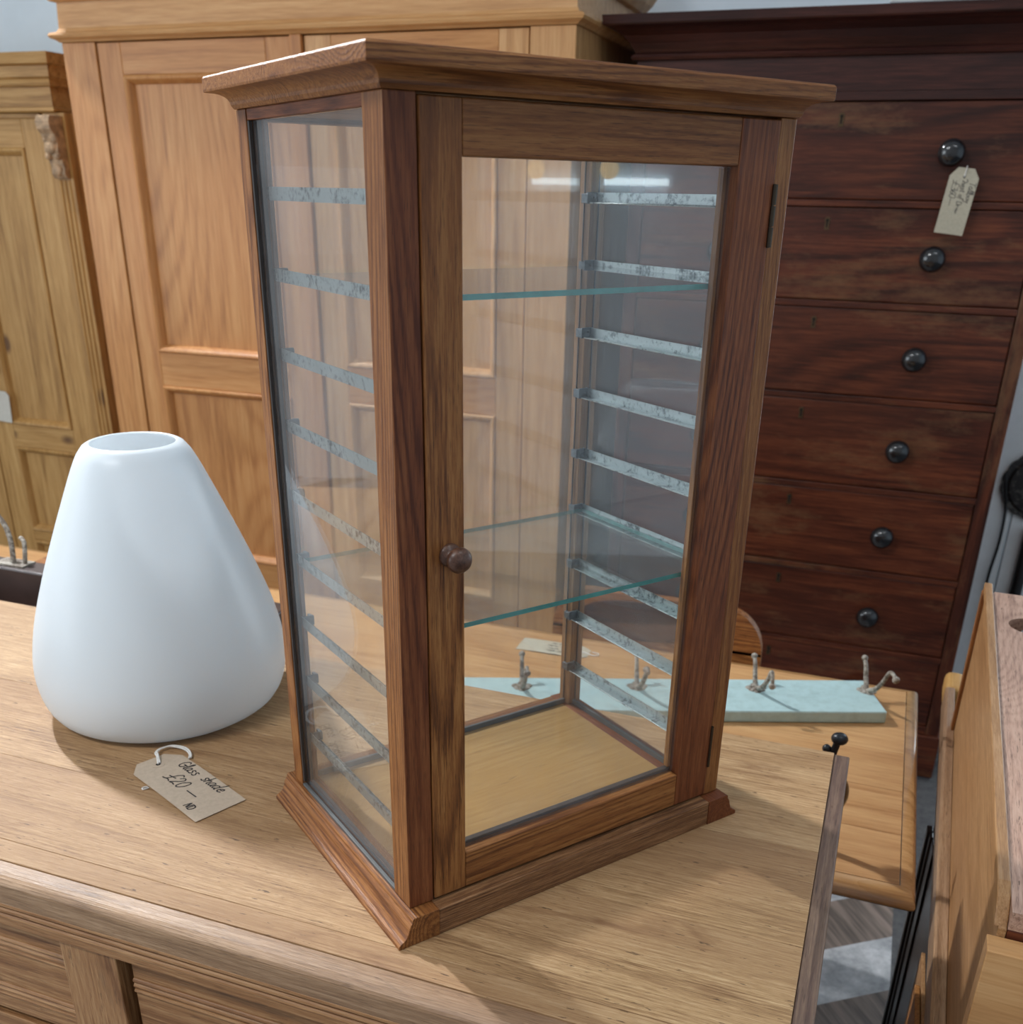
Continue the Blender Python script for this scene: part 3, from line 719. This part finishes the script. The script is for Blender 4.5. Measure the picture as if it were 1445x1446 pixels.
# black hooks right, behind the counter corner
bh = thing('black_hook_rail', 'small hook rail with black iron hooks behind the counter back right corner', 'hook rail', (-.10, 1.20, TZ))
box('rail', M['darkrail'], bh, -.14, .112, -.035, .035, .0003, .020, .002)
mb = MB(); mb.tube(smoothp([(.104,0,.02),(.105,0,.07),(.106,0,.13),(.110,0,.160)]), .0048, 10); mb.ball((.112, 0, .166), .0098, 16, sc=(1.1,1,.85)); mb.build('hook', M['iron'], bh, smooth=True)
mb = MB(); mb.tube(smoothp([(.093,0,.02),(.093,0,.07),(.094,0,.125),(.098,0,.146)]), .0040, 10); mb.ball((.0985, 0, .149), .0058, 16); mb.build('hook', M['iron'], bh, smooth=True)
mb = MB(); mb.tube([(.106,-.004,.080),(.114,-.004,.084),(.121,-.004,.088)], .005, 10); mb.ball((.121, -.004, .089), .0235, 20, sc=(.62,1,1)); mb.build('round_knob', M['ebony'], bh, smooth=True)

# ------------------------------------------------------------------ wardrobe
WX0, WX1, WY, WB = -1.725, -.6105, 1.95, 2.46
KS = 2.447/1.95                            # the pair of pine pieces stands back against the wall
ZF = 1.4434*(1-1/KS)+.0003
wd = thing('pine_wardrobe', 'large honey pine wardrobe with two panelled doors and moulded cornice behind the shade and cabinet', 'wardrobe', (-1.168*KS, WY*KS, 1.4434*(1-KS)))
wd.scale = (KS, KS, KS)
def wx(x): return x+1.168
def wbox(nm, m_, x0, x1, y0, y1, z0, z1, par=None, bevel=.0015): return box(nm, M[m_], par or wd, wx(x0), wx(x1), y0, y1, z0, z1, bevel)
wbox('side_panel', 'wardZ', WX0, WX0+.02, .0215, WB-WY, ZF, 1.7045)
wbox('side_panel', 'wardpaleZ', WX1-.02, WX1, .0215, WB-WY, ZF, 1.7045)
wbox('front_post', 'wardZ', WX0, -1.6415, 0, .021, ZF, 1.7045)
wbox('front_post', 'wardpaleZ', -.6955, WX1, 0, .021, ZF, 1.7045)
wbox('centre_bead', 'wardZ', -1.180, -1.155, -.006, .021, ZF, 1.7045)
wbox('back_panel', 'cupZ', WX0+.021, WX1-.021, WB-WY-.012, WB-WY, ZF, 1.7045)
wbox('bottom', 'wardX', WX0+.021, WX1-.021, .03, WB-WY-.013, .285, .297)
def panel_door(par, x0, x1, y, z0, z1, panels, mZ, mX, xf, st=.057, th=.019, mw=.016, panelmat=None):
    """framed door: stiles, rails, recessed panels with mitred moulding; panels: list of (z0,z1)"""
    d = bpy.data.objects.new('door', None); COL.objects.link(d); d.parent = par
    mats = M[mZ+'Z'], M[mZ+'X']
    a0, a1 = xf(x0), xf(x1)
    box('door_stile', mats[0], d, a0, a0+st, y, y+th, z0, z1, .0012)
    box('door_stile', mats[0], d, a1-st, a1, y, y+th, z0, z1, .0012)
    zs = [z0]+[v for p_ in panels for v in p_]+[z1]
    for i in range(0, len(zs), 2):
        box('door_rail', M[mX+'X'], d, a0+st+.0003, a1-st-.0003, y, y+th, zs[i], zs[i+1], .0012)
    for p0, p1 in panels:
        q = box('door_panel', panelmat or mats[0], d, a0+st+.0004, a1-st-.0004, y+.011, y+.017, p0+.0003, p1-.0003, 0)
        mb = MB(); X0, X1 = a0+st+.0005, a1-st-.0005
        # moulding frame: outer edge flush, sloping in
        out = [(X0, p0+.0005), (X1, p0+.0005), (X1, p1-.0005), (X0, p1-.0005)]
        dirs = [(1,1),(-1,1),(-1,-1),(1,-1)]
        pf = [(0, .0108), (0, -.003), (.003, -.0055), (.007, -.0045), (.010, -.001), (mw-.002, .006), (mw, .0108)]
        vs = []; n = len(pf)
        for (cx_, cz_), (dx, dz) in zip(out, dirs): vs += [(cx_+dx*i_, y+h_, cz_+dz*i_) for i_, h_ in pf]
        fs = [(i*n+k, ((i+1) % 4)*n+k, ((i+1) % 4)*n+(k+1) % n, i*n+(k+1) % n) for i in range(4) for k in range(n)]
        mb.add(vs, fs); mb.build('panel_moulding', mats[0], d, 0)
    return d
wpan = [(.100,.500),(.610,1.026),(1.097,1.6450)]
wpan = [(.616,1.022),(1.097,1.6450)]
panel_door(wd, -1.6385, -1.1825, .003, .545, 1.7030, wpan, 'ward', 'ward', wx)
panel_door(wd, -1.1525, -.6985, .003, .545, 1.7030, wpan, 'wardpale', 'ward', wx)
for x0, x1 in [(-1.6385,-1.1825),(-1.1525,-.6985)]:
    wbox('base_drawer', 'wardX', x0, x1, .003, .022, .32, .520)
wbox('drawer_rail', 'wardX', -1.641, -.696, .0, .021, .522, .543)
wbox('base_rail', 'wardX', -1.641, -.696, .0, .021, ZF, .318)
mould = [(-.03,1.7050),(.004,1.7050),(.008,1.7085),(.0165,1.7120),(.019,1.7165),(.0165,1.7205),(.006,1.7235),(.002,1.7300),(0,1.7750),(.010,1.7765),(.014,1.781),(.022,1.79),(.030,1.805),(.040,1.825),(.046,1.832),(.046,1.86),(-.03,1.86)]
MB().ring([(wx(WX0)+.001, .001, (-1,-1)), (wx(WX1)-.001, .001, (1,-1)), (wx(WX1)-.001, WB-WY-.08, (1,1)), (wx(WX0)+.001, WB-WY-.08, (-1,1))], mould).build('cornice', M['wardpaleX'], wd, 0)
wbox('top_board', 'wardX', WX0+.035, WX1-.035, .035, WB-WY-.12, 1.80, 1.82)

# ------------------------------------------------------------------ old pine cupboard, left
cu = thing('pine_cupboard', 'old knotty pine cupboard with carved corbel at the far left edge', 'cupboard', (-2.45*KS, 2.15*KS, 1.4434*(1-KS)))
cu.scale = (KS, KS, KS)
def ux_(x): return x+2.45
def cbx(nm, m_, x0, x1, y0, y1, z0, z1, bevel=.0015): return box(nm, M[m_], cu, ux_(x0), ux_(x1), y0, y1, z0, z1, bevel)
CX1 = -1.925
cbx('carcass', 'cupZ', -3.05, CX1, .022, .330, ZF, 1.592)
cbx('pilaster', 'cupZ', -1.990, CX1, -.002, .0215, ZF, 1.592)
cbx('pilaster', 'cupZ', -2.440, -2.344, -.002, .0215, ZF, 1.592)
cpro = [(-.05,1.5925),(.006,1.5925),(.010,1.5960),(.010,1.6020),(.002,1.6040),(.002,1.6450),(.012,1.6470),(.014,1.6540),(.016,1.6600),(.022,1.6640),(.024,1.6860),(.034,1.6900),(.038,1.7050),(.040,1.7120),(-.05,1.7120)]
MB().ring([(ux_(-3.05), -.001, (-1,-1)), (ux_(CX1-.03), -.001, (1,-1)), (ux_(CX1-.03), .30, (1,1)), (ux_(-3.05), .30, (-1,1))], cpro).build('cornice', M['cupX'], cu, 0)
cbx('cupboard_top', 'cupX', -3.0, -2.0, .06, .26, 1.6945, 1.7085)
panel_door(cu, -2.342, -1.992, .001, .29, 1.5800, [(.35,.50),(.53,.774),(.836,1.518)], 'cup', 'cup', ux_, st=.070, th=.020, mw=.017)
panel_door(cu, -2.900, -2.442, .001, .29, 1.5800, [(.35,.50),(.53,.774),(.836,1.518)], 'cup', 'cup', ux_, st=.070, th=.020, mw=.017)
cbx('top_rail', 'cupX', -2.90, -2.0, .0, .0205, 1.5805, 1.5915)
# corbel: scrolled bracket
mb = MB()
side = [(0,1.585),(-.040,1.585),(-.046,1.572),(-.044,1.556),(-.034,1.546),(-.028,1.530),(-.030,1.510),(-.022,1.494),(-.016,1.476),(-.018,1.462),(-.010,1.452),(0,1.452)]
mb.prism([(y-.0025, z) for y, z in side], 0, ux_(-1.972), ux_(-1.932))
for zc_, rr in [(1.570,.011),(1.520,.010),(1.470,.007)]: mb.ball((ux_(-1.952), -.030 if zc_ > 1.5 else -.018, zc_), rr+.006, 14, sc=(1.1,.7,1))
for s_ in (-1, 1):
    for zc_ in (1.545, 1.535, 1.500): mb.ball((ux_(-1.952)+s_*.013, -.028, zc_), .009, 10)
mb.build('corbel', M['corbel'], cu, .0015)
mb = MB()
for k in range(3): mb.tube([(ux_(-1.965)+k*.013, -.002, .30), (ux_(-1.965)+k*.013, -.002, 1.448)], .0038, 8)
mb.build('reeding', M['cupZ'], cu)
mb = MB(); mb.lathe([(.0001,.034),(.010,.032),(.017,.026),(.018,.020),(.012,.012),(.009,.006),(.012,.002),(.012,0)], ux_(-2.305), .001, .990, 24, '-Y'); mb.build('knob', M['ebony'], cu, smooth=True)
tg = MB().prism([(-.038,0),(.030,0),(.032,.074),(.022,.084),(-.038,.084)], 1, -.0006, .0006).build('paper_label', M['cardwhite'], None, 0, loc=(-2.292*KS, 2.1425*KS, 1.4434+(.842-1.4434)*KS), rot=(0, R(3), 0))
tg.scale = (KS, KS, KS)
tag(tg, 'blank pale card label hanging on the old pine cupboard at the left edge', 'label')

# ------------------------------------------------------------------ tall mahogany chest
HY = 2.63
ch = thing('chest_of_drawers', 'tall dark mahogany chest of drawers with black knobs against the back wall', 'chest of drawers', (-.20, HY, 0))
def hx_(x): return x+.20
def hb_(nm, m_, x0, x1, y0, y1, z0, z1, par=None, bevel=.0015): return box(nm, M[m_], par or ch, hx_(x0), hx_(x1), y0, y1, z0, z1, bevel)
hb_('side_panel', 'mahZ', -.673, -.640, 0, .50, .10, 1.652); hb_('side_panel', 'mahZ', .2405, .273, 0, .50, .10, 1.652)
hb_('back_panel', 'mahdarkZ', -.639, .2395, .48, .50, .10, 1.652)
hb_('top_rail', 'mahdarkX', -.6395, .240, .0, .02, 1.6340, 1.6520)
tops = [1.632, 1.4207, 1.2035, .9880, .7670, .5505, .3360]; bots = [1.437, 1.2204, 1.0049, .7840, .5675, .3538, .1500]
for i in range(7):
    if i < 6: hb_('drawer_divider', 'mahX', -.6395, .2400, .0, .30, tops[i+1]+.0012, bots[i]-.0012)
hb_('drawer_divider', 'mahX', -.6395, .2400, 0, .30, .128, bots[6]-.0012)
scf = [None]*7
for i in range(7):
    d = hb_('drawer', 'mahX', -.6385, .2390, .0045, .30, bots[i], tops[i], bevel=.003)
    for kx in (.0405, -.4405):
        mb = MB(); mb.lathe([(.0001,.045),(.010,.0445),(.020,.0405),(.0270,.0325),(.0285,.0250),(.0250,.0165),(.0160,.0105),(.0115,.0060),(.0130,.0030),(.0185,.0012),(.0185,0)], hx_(kx), .0045, [1.5320,1.3181,1.0993,.8827,.6652,.4469,.235][i], 32, '-Y')
        mb.build('knob', M['ebony'], d, smooth=True)
    mb = MB(); kz = tops[i]-.034; kx = hx_(-.200)
    mb.prism([(kx+.0065*math.cos(a), kz+.007+.0065*math.sin(a)) for a in [k*PI/8 for k in range(-2, 11)]]+[(kx-.0055, kz-.014), (kx+.0055, kz-.014)], 1, .0028, .0046)
    e = mb.build('escutcheon', M['keybrass'], d)
    mb = MB(); mb.ball((kx, .0028, kz+.006), .0032, 10, sc=(1,.3,1)); mb.box(kx-.0014, kx+.0014, .0022, .0032, kz-.009, kz+.005); mb.build('keyhole', M['darkhole'], e)
hcor = [(-.04,1.6525),(.0,1.6525),(.0,1.7180),(.010,1.7200),(.013,1.7250),(.010,1.7300),(.004,1.7330),(.008,1.7400),(.016,1.7520),(.030,1.7660),(.050,1.7780),(.066,1.7830),(.068,1.7860),(.070,1.8030),(-.04,1.8030)]
MB().ring([(hx_(-.673), .001, (-1,-1)), (hx_(.273), .001, (1,-1)), (hx_(.273), .44, (1,1)), (hx_(-.673), .44, (-1,1))], hcor).build('cornice', M['mahdarkX'], ch, 0)
hb_('chest_top', 'mahdarkX', -.62, .22, .05, .38, 1.784, 1.800)
hb_('plinth', 'mahX', -.680, .280, -.008, .49, .0, .1270, bevel=.004)
# price tag hanging on the top right knob
tg2 = price_tag('price_tag', 'buff card price tag hanging from the top right knob of the mahogany chest', (.0470, HY-.0300, 1.5060), (R(90), R(96), 0), .132, .060, M['cardgrey'],
    [('Tallboy', .026, .045, .0125, .1), ('Chest of Dr~', .020, .029, .0105, .1), ('£360-', .026, .010, .0135, .1)], .0013, ink='inkfade')
MB().tube([(.0175,.030,.0012),(.006,.030,.003),(-.004,.030,.004)], .0012, 6).build('string', M['string'], tg2)

# ------------------------------------------------------------------ things on the back wall, right
tr = MB()
pts = []
for k in range(96):
    a = 2*PI*k/96; r = .098*(1+.035*abs(math.sin(a*8))); pts.append((r*math.cos(a), r*math.sin(a)*.98))
tr.prism(pts, 1, -.012, 0); tr.lathe([(.085,.012),(.078,.020),(.060,.022),(.03,.026),(.0001,.028)], 0, 0, 0, 48, '-Y')
t_ = tr.build('scalloped_dish', M['tray'], None, .001, loc=(.440, 3.1375, .712)); tag(t_, 'dark mottled scalloped metal dish hanging on the wall beside the chest', 'dish')
t_ = MB().tube([(.443, 3.118, .0), (.443, 3.118, .59)], .016, 12).build('black_pipe', M['blackpipe'], None, smooth=True); tag(t_, 'black upright pipe against the pale wall at the right edge', 'pipe')
t_ = MB().tube(smoothp([(.345,3.125,.74),(.366,3.125,.64),(.370,3.125,.54),(.362,3.125,.40),(.378,3.125,.20),(.392,3.125,.003)]), .004, 8).build('black_cable', M['blackpipe'], None, smooth=True); tag(t_, 'thin black cable running down the wall beside the dark chest', 'cable')

# ------------------------------------------------------------------ oak desk at the right edge
dk = thing('oak_school_desk', 'old oak desk with pinkish top and round hand hole, cut off by the right edge', 'desk', (.2355, 1.2, 0), R(-2.0))
def kx_(x): return x-.24
def ky_(y): return y-1.2
# side board with strip edge
mb = MB(); so = [(ky_(.786), .60), (ky_(1.646), .60), (ky_(1.646), .8875), (ky_(.800), .8875), (ky_(.786), .878)]
mb.prism(so, 0, kx_(.1810), kx_(.1880)); mb.build('side_board', M['deskoakY'], dk, .0008)
st_ = [(ky_(1.646), .8878), (ky_(1.646), .90), (ky_(.828), .90), (ky_(.812), .897), (ky_(.798), .890), (ky_(.787), .8785), (ky_(.800), .8878)]
mb = MB(); mb.prism(st_, 0, kx_(.1770), kx_(.1882)); mb.build('edge_strip', M['deskoakY'], dk, .0012)
box('end_batten', M['oakZ'], dk, kx_(.1755), kx_(.1808), ky_(1.626), ky_(1.646), .6452, .8874, .001)
mb = MB(); tp = [(kx_(.1884), ky_(.80)), (kx_(.42), ky_(.80)), (kx_(.42), ky_(1.616)), (kx_(.297), ky_(1.616))]
tp = [(kx_(.1884), ky_(.80)), (kx_(.300), ky_(.80)), (kx_(.300), ky_(1.562))]+[(kx_(.245+.055*math.cos(a)), ky_(1.561+.055*math.sin(a))) for a in [k*PI/2/8 for k in range(9)]]+[(kx_(.1884), ky_(1.616))]
hc = (kx_(.2380), ky_(1.487)); hr = .031
# top board with a real hole: ring of quads round the hole, bridged to the outline
def board_with_hole(outline, c, r, z0, z1, n=48):
    mb = MB(); out = []
    for k in range(n):
        a = 2*PI*k/n; d = (math.cos(a), math.sin(a)); best = None
        for (x0, y0), (x1, y1) in zip(outline, outline[1:]+outline[:1]):
            ex, ey = x1-x0, y1-y0; den = d[0]*ey-d[1]*ex
            if abs(den) < 1e-12: continue
            t = ((x0-c[0])*ey-(y0-c[1])*ex)/den; s_ = ((x0-c[0])*d[1]-(y0-c[1])*d[0])/den
            if t > 0 and -1e-6 <= s_ <= 1+1e-6 and (best is None or t < best): best = t
        out.append((c[0]+d[0]*best, c[1]+d[1]*best))
    vs = []
    for z in (z0, z1):
        vs += [(x, y, z) for x, y in out]; vs += [(c[0]+r*math.cos(2*PI*k/n), c[1]+r*math.sin(2*PI*k/n), z) for k in range(n)]
    fs = []
    for k in range(n):
        j = (k+1) % n
        fs += [(k, j, n+j, n+k), (2*n+k, 3*n+k, 3*n+j, 2*n+j), (k, 2*n+k, 2*n+j, j), (n+k, n+j, 3*n+j, 3*n+k)]
    mb.add(vs, fs); return mb
# rays through the near corners keep the far outline square: near part is its own plain board behind the hole part
o2 = [(x, y) for x, y in [(kx_(.1884), ky_(1.41)), (kx_(.300), ky_(1.41))]]+tp[2:]
bh_ = board_with_hole(o2, hc, hr, .878, .8965, 144); bh_.box(kx_(.1884), kx_(.300), ky_(.787), ky_(1.4105), .878, .8965)
bh_.build('top_board', M['pinkoakY'], dk, 0)
mb = MB(); mb.prism([(y, z) for y, z in so], 0, kx_(.3002), kx_(.3112)); mb.build('side_board', M['deskoakY'], dk, .0012)
box('front_board', M['wardpaleX'], dk, kx_(.1735), kx_(.320), ky_(.762), ky_(.7855), .30, .870, .001)
# foot rail running past the side
mb = MB(); rp = [(kx_(.1630), .602), (kx_(.1885), .602), (kx_(.1885), .6450), (kx_(.1665), .6450), (kx_(.1630), .641)]
rp = [(kx_(.1650), .600), (kx_(.1807), .600), (kx_(.1807), .6450), (kx_(.1685), .6450), (kx_(.1650), .641)]
mb.prism(rp, 1, ky_(.76), ky_(1.80)); mb.build('side_rail', M['lipY'], dk, .001)
mb = MB(); mb.box(kx_(.164), kx_(.200), ky_(1.8002), ky_(1.878), .600, .645); mb.build('rail_end', M['cupY'], dk, .012, seg=4)
box('top_rail', M['mahX'], dk, kx_(.1884), kx_(.300), ky_(.7868), ky_(.830), .835, .8778, .001)
for x in (.215, .276):
    for y in (.832, 1.58): box('leg', M['oakZ'], dk, kx_(x), kx_(x+.022), ky_(y), ky_(y+.03), 0, .8775, .002)

# dark framed panel and boards leaning under the desk
fr = thing('picture_frame', 'dark brown moulded frame standing upright on the floor beside the oak desk', 'frame', (.176, 1.1, 0))
mb = MB(); A0, A1 = -.30, .335
mb.box(-.004, .008, A0, A1, 0.0005, .575)
mb.build('back_board', M['mahdarkZ'], fr, .001)
for y0, y1, d_ in [(A1-.018, A1, .010), (A1-.036, A1-.0185, .006), (A1-.075, A1-.0365, .003)]:
    box('moulding', M['blackframe'], fr, -.0042-d_, -.0042, y0, y1, .0005, .574, .0025)
fb = box('leaning_board', M['deskoakZ'], None, 0, .0050, 0, .31, 0, .585, .001); fb.location = (.1520, .80, .0008); tag(fb, 'tan board standing on its edge between the dark frame and the orange brown board', 'board')
fb = box('leaning_board', M['oaklightZ'], None, 0, .0060, 0, .25, 0, .582, .001); fb.location = (.1452, .80, .0008); tag(fb, 'orange brown board standing in front of the dark frame at the lower right', 'board')

# ------------------------------------------------------------------ lamps of the shop
def ceiling_tube(x, y, rz, label, power, size=1.2, aim=None):
    t = thing('fluorescent_light', label, 'ceiling light', (x, y, 3.6), rz, 'ceiling tubes')
    box('housing', M['ceil'], t, -size/2-.03, size/2+.03, -.06, .06, -.05, -.0005, .004)
    MB().tube([(-size/2, 0, -.075), (size/2, 0, -.075)], .016, 12).build('tube', M['tube'], t, smooth=True)
    ld = bpy.data.lights.new('tube_light', 'AREA'); ld.shape = 'RECTANGLE'; ld.size = size; ld.size_y = .10; ld.energy = power; ld.color = (.97, .98, 1)
    lo = bpy.data.objects.new('tube_glow', ld); COL.objects.link(lo); lo.parent = t; lo.location = (0, 0, -.10)
    if aim:                      # beam narrowed and turned to the counter, added to spare the wall
        ld.spread = R(105); t.rotation_euler = (0, 0, rz)
        d = Vector(aim)-Vector((x, y, 3.5)); d.rotate(Euler((0, 0, -rz))); lo.rotation_euler = d.to_track_quat('-Z', 'X').to_euler()
ceiling_tube(-2.83, 2.10, R(-28), 'fluorescent ceiling tube above the pine cupboard', 84, .75, (-.4, .7, .9))
ceiling_tube(.9, .3, R(0), 'fluorescent ceiling tube right of the counter', 9)
ceiling_tube(-1.6, -.9, R(0), 'fluorescent ceiling tube behind the photographer', 58)
wf = MB()  # window added out of view, its glow brightens the pine table's edge
for a0, a1, z0, z1 in [(.70,1.70,.62,.70),(.70,1.70,2.02,2.10),(.70,.78,.7001,2.0199),(1.62,1.70,.7001,2.0199),(1.18,1.22,.7001,2.0199)]: wf.box(a0, a1, 3.11, 3.149, z0, z1)
wf = struct(wf.build('added_window_1', M['ceil'], None, .003))
MB().box(.7801, 1.6199, 3.138, 3.148, .7001, 2.0199).build('pane', M['glowpane'], wf)
sl = thing('wall_strip_light', 'lit strip light on the right wall, mirrored in the cabinet door', 'wall light', (3.2, 1.01, 1.48))
MB().box(-.03, -.0005, -.12, .12, -.012, .012).build('diffuser', M['tube'], sl, .003)
gl = MB().ball((0, 0, 0), .036, 24).build('globe_lamp', M['globe'], None, smooth=True, loc=(3.16, .905, 1.522)); tag(gl, 'small warm globe lamp on the right wall, mirrored in the cabinet door', 'wall light')
# daylight from the shop window on the left
ld = bpy.data.lights.new('shop_window_daylight', 'AREA'); ld.shape = 'RECTANGLE'; ld.size = 2.6; ld.size_y = 1.8; ld.energy = 62; ld.color = (.84, .93, 1)
lo = bpy.data.objects.new('shop_window_daylight', ld); COL.objects.link(lo); lo.location = (-4.4, -1.2, 1.7)
lo.rotation_euler = (Vector((-1.0, 1.3, 1.1))-Vector(lo.location)).to_track_quat('-Z', 'Y').to_euler()

w = bpy.data.worlds.new('World'); S.world = w; w.use_nodes = True
bg = w.node_tree.nodes['Background']; bg.inputs[0].default_value = (.90, .95, 1, 1); bg.inputs[1].default_value = .42

# ------------------------------------------------------------------ camera
cd = bpy.data.cameras.new('camera'); cam = bpy.data.objects.new('camera', cd); COL.objects.link(cam)
r_ = Vector((.93701,.34903,.0158)); u_ = Vector((-.1629,.3965,.9035)); b_ = Vector((.3090,-.8491,.4284))
b_.normalize(); r_ = (r_-b_*r_.dot(b_)).normalized(); u_ = b_.cross(r_)
mt = Matrix((r_, u_, b_)).transposed().to_4x4(); mt.translation = Vector((0, 0, 1.4434)); cam.matrix_world = mt
cd.sensor_fit = 'HORIZONTAL'; cd.sensor_width = 36; cd.lens = 36*1416.8/1445
cd.shift_y = (940.8-723)/1445
cd.clip_start = .02; cd.dof.use_dof = True; cd.dof.focus_distance = .86; cd.dof.aperture_fstop = 11
S.camera = cam
S.view_settings.view_transform = 'Standard'; S.view_settings.look = 'None'; S.view_settings.gamma = 1; S.view_settings.exposure = 0.0
S.view_settings.use_curve_mapping = False
S.cycles.max_bounces = 10; S.cycles.transparent_max_bounces = 24; S.cycles.use_denoising = True
S.cycles.caustics_reflective = False
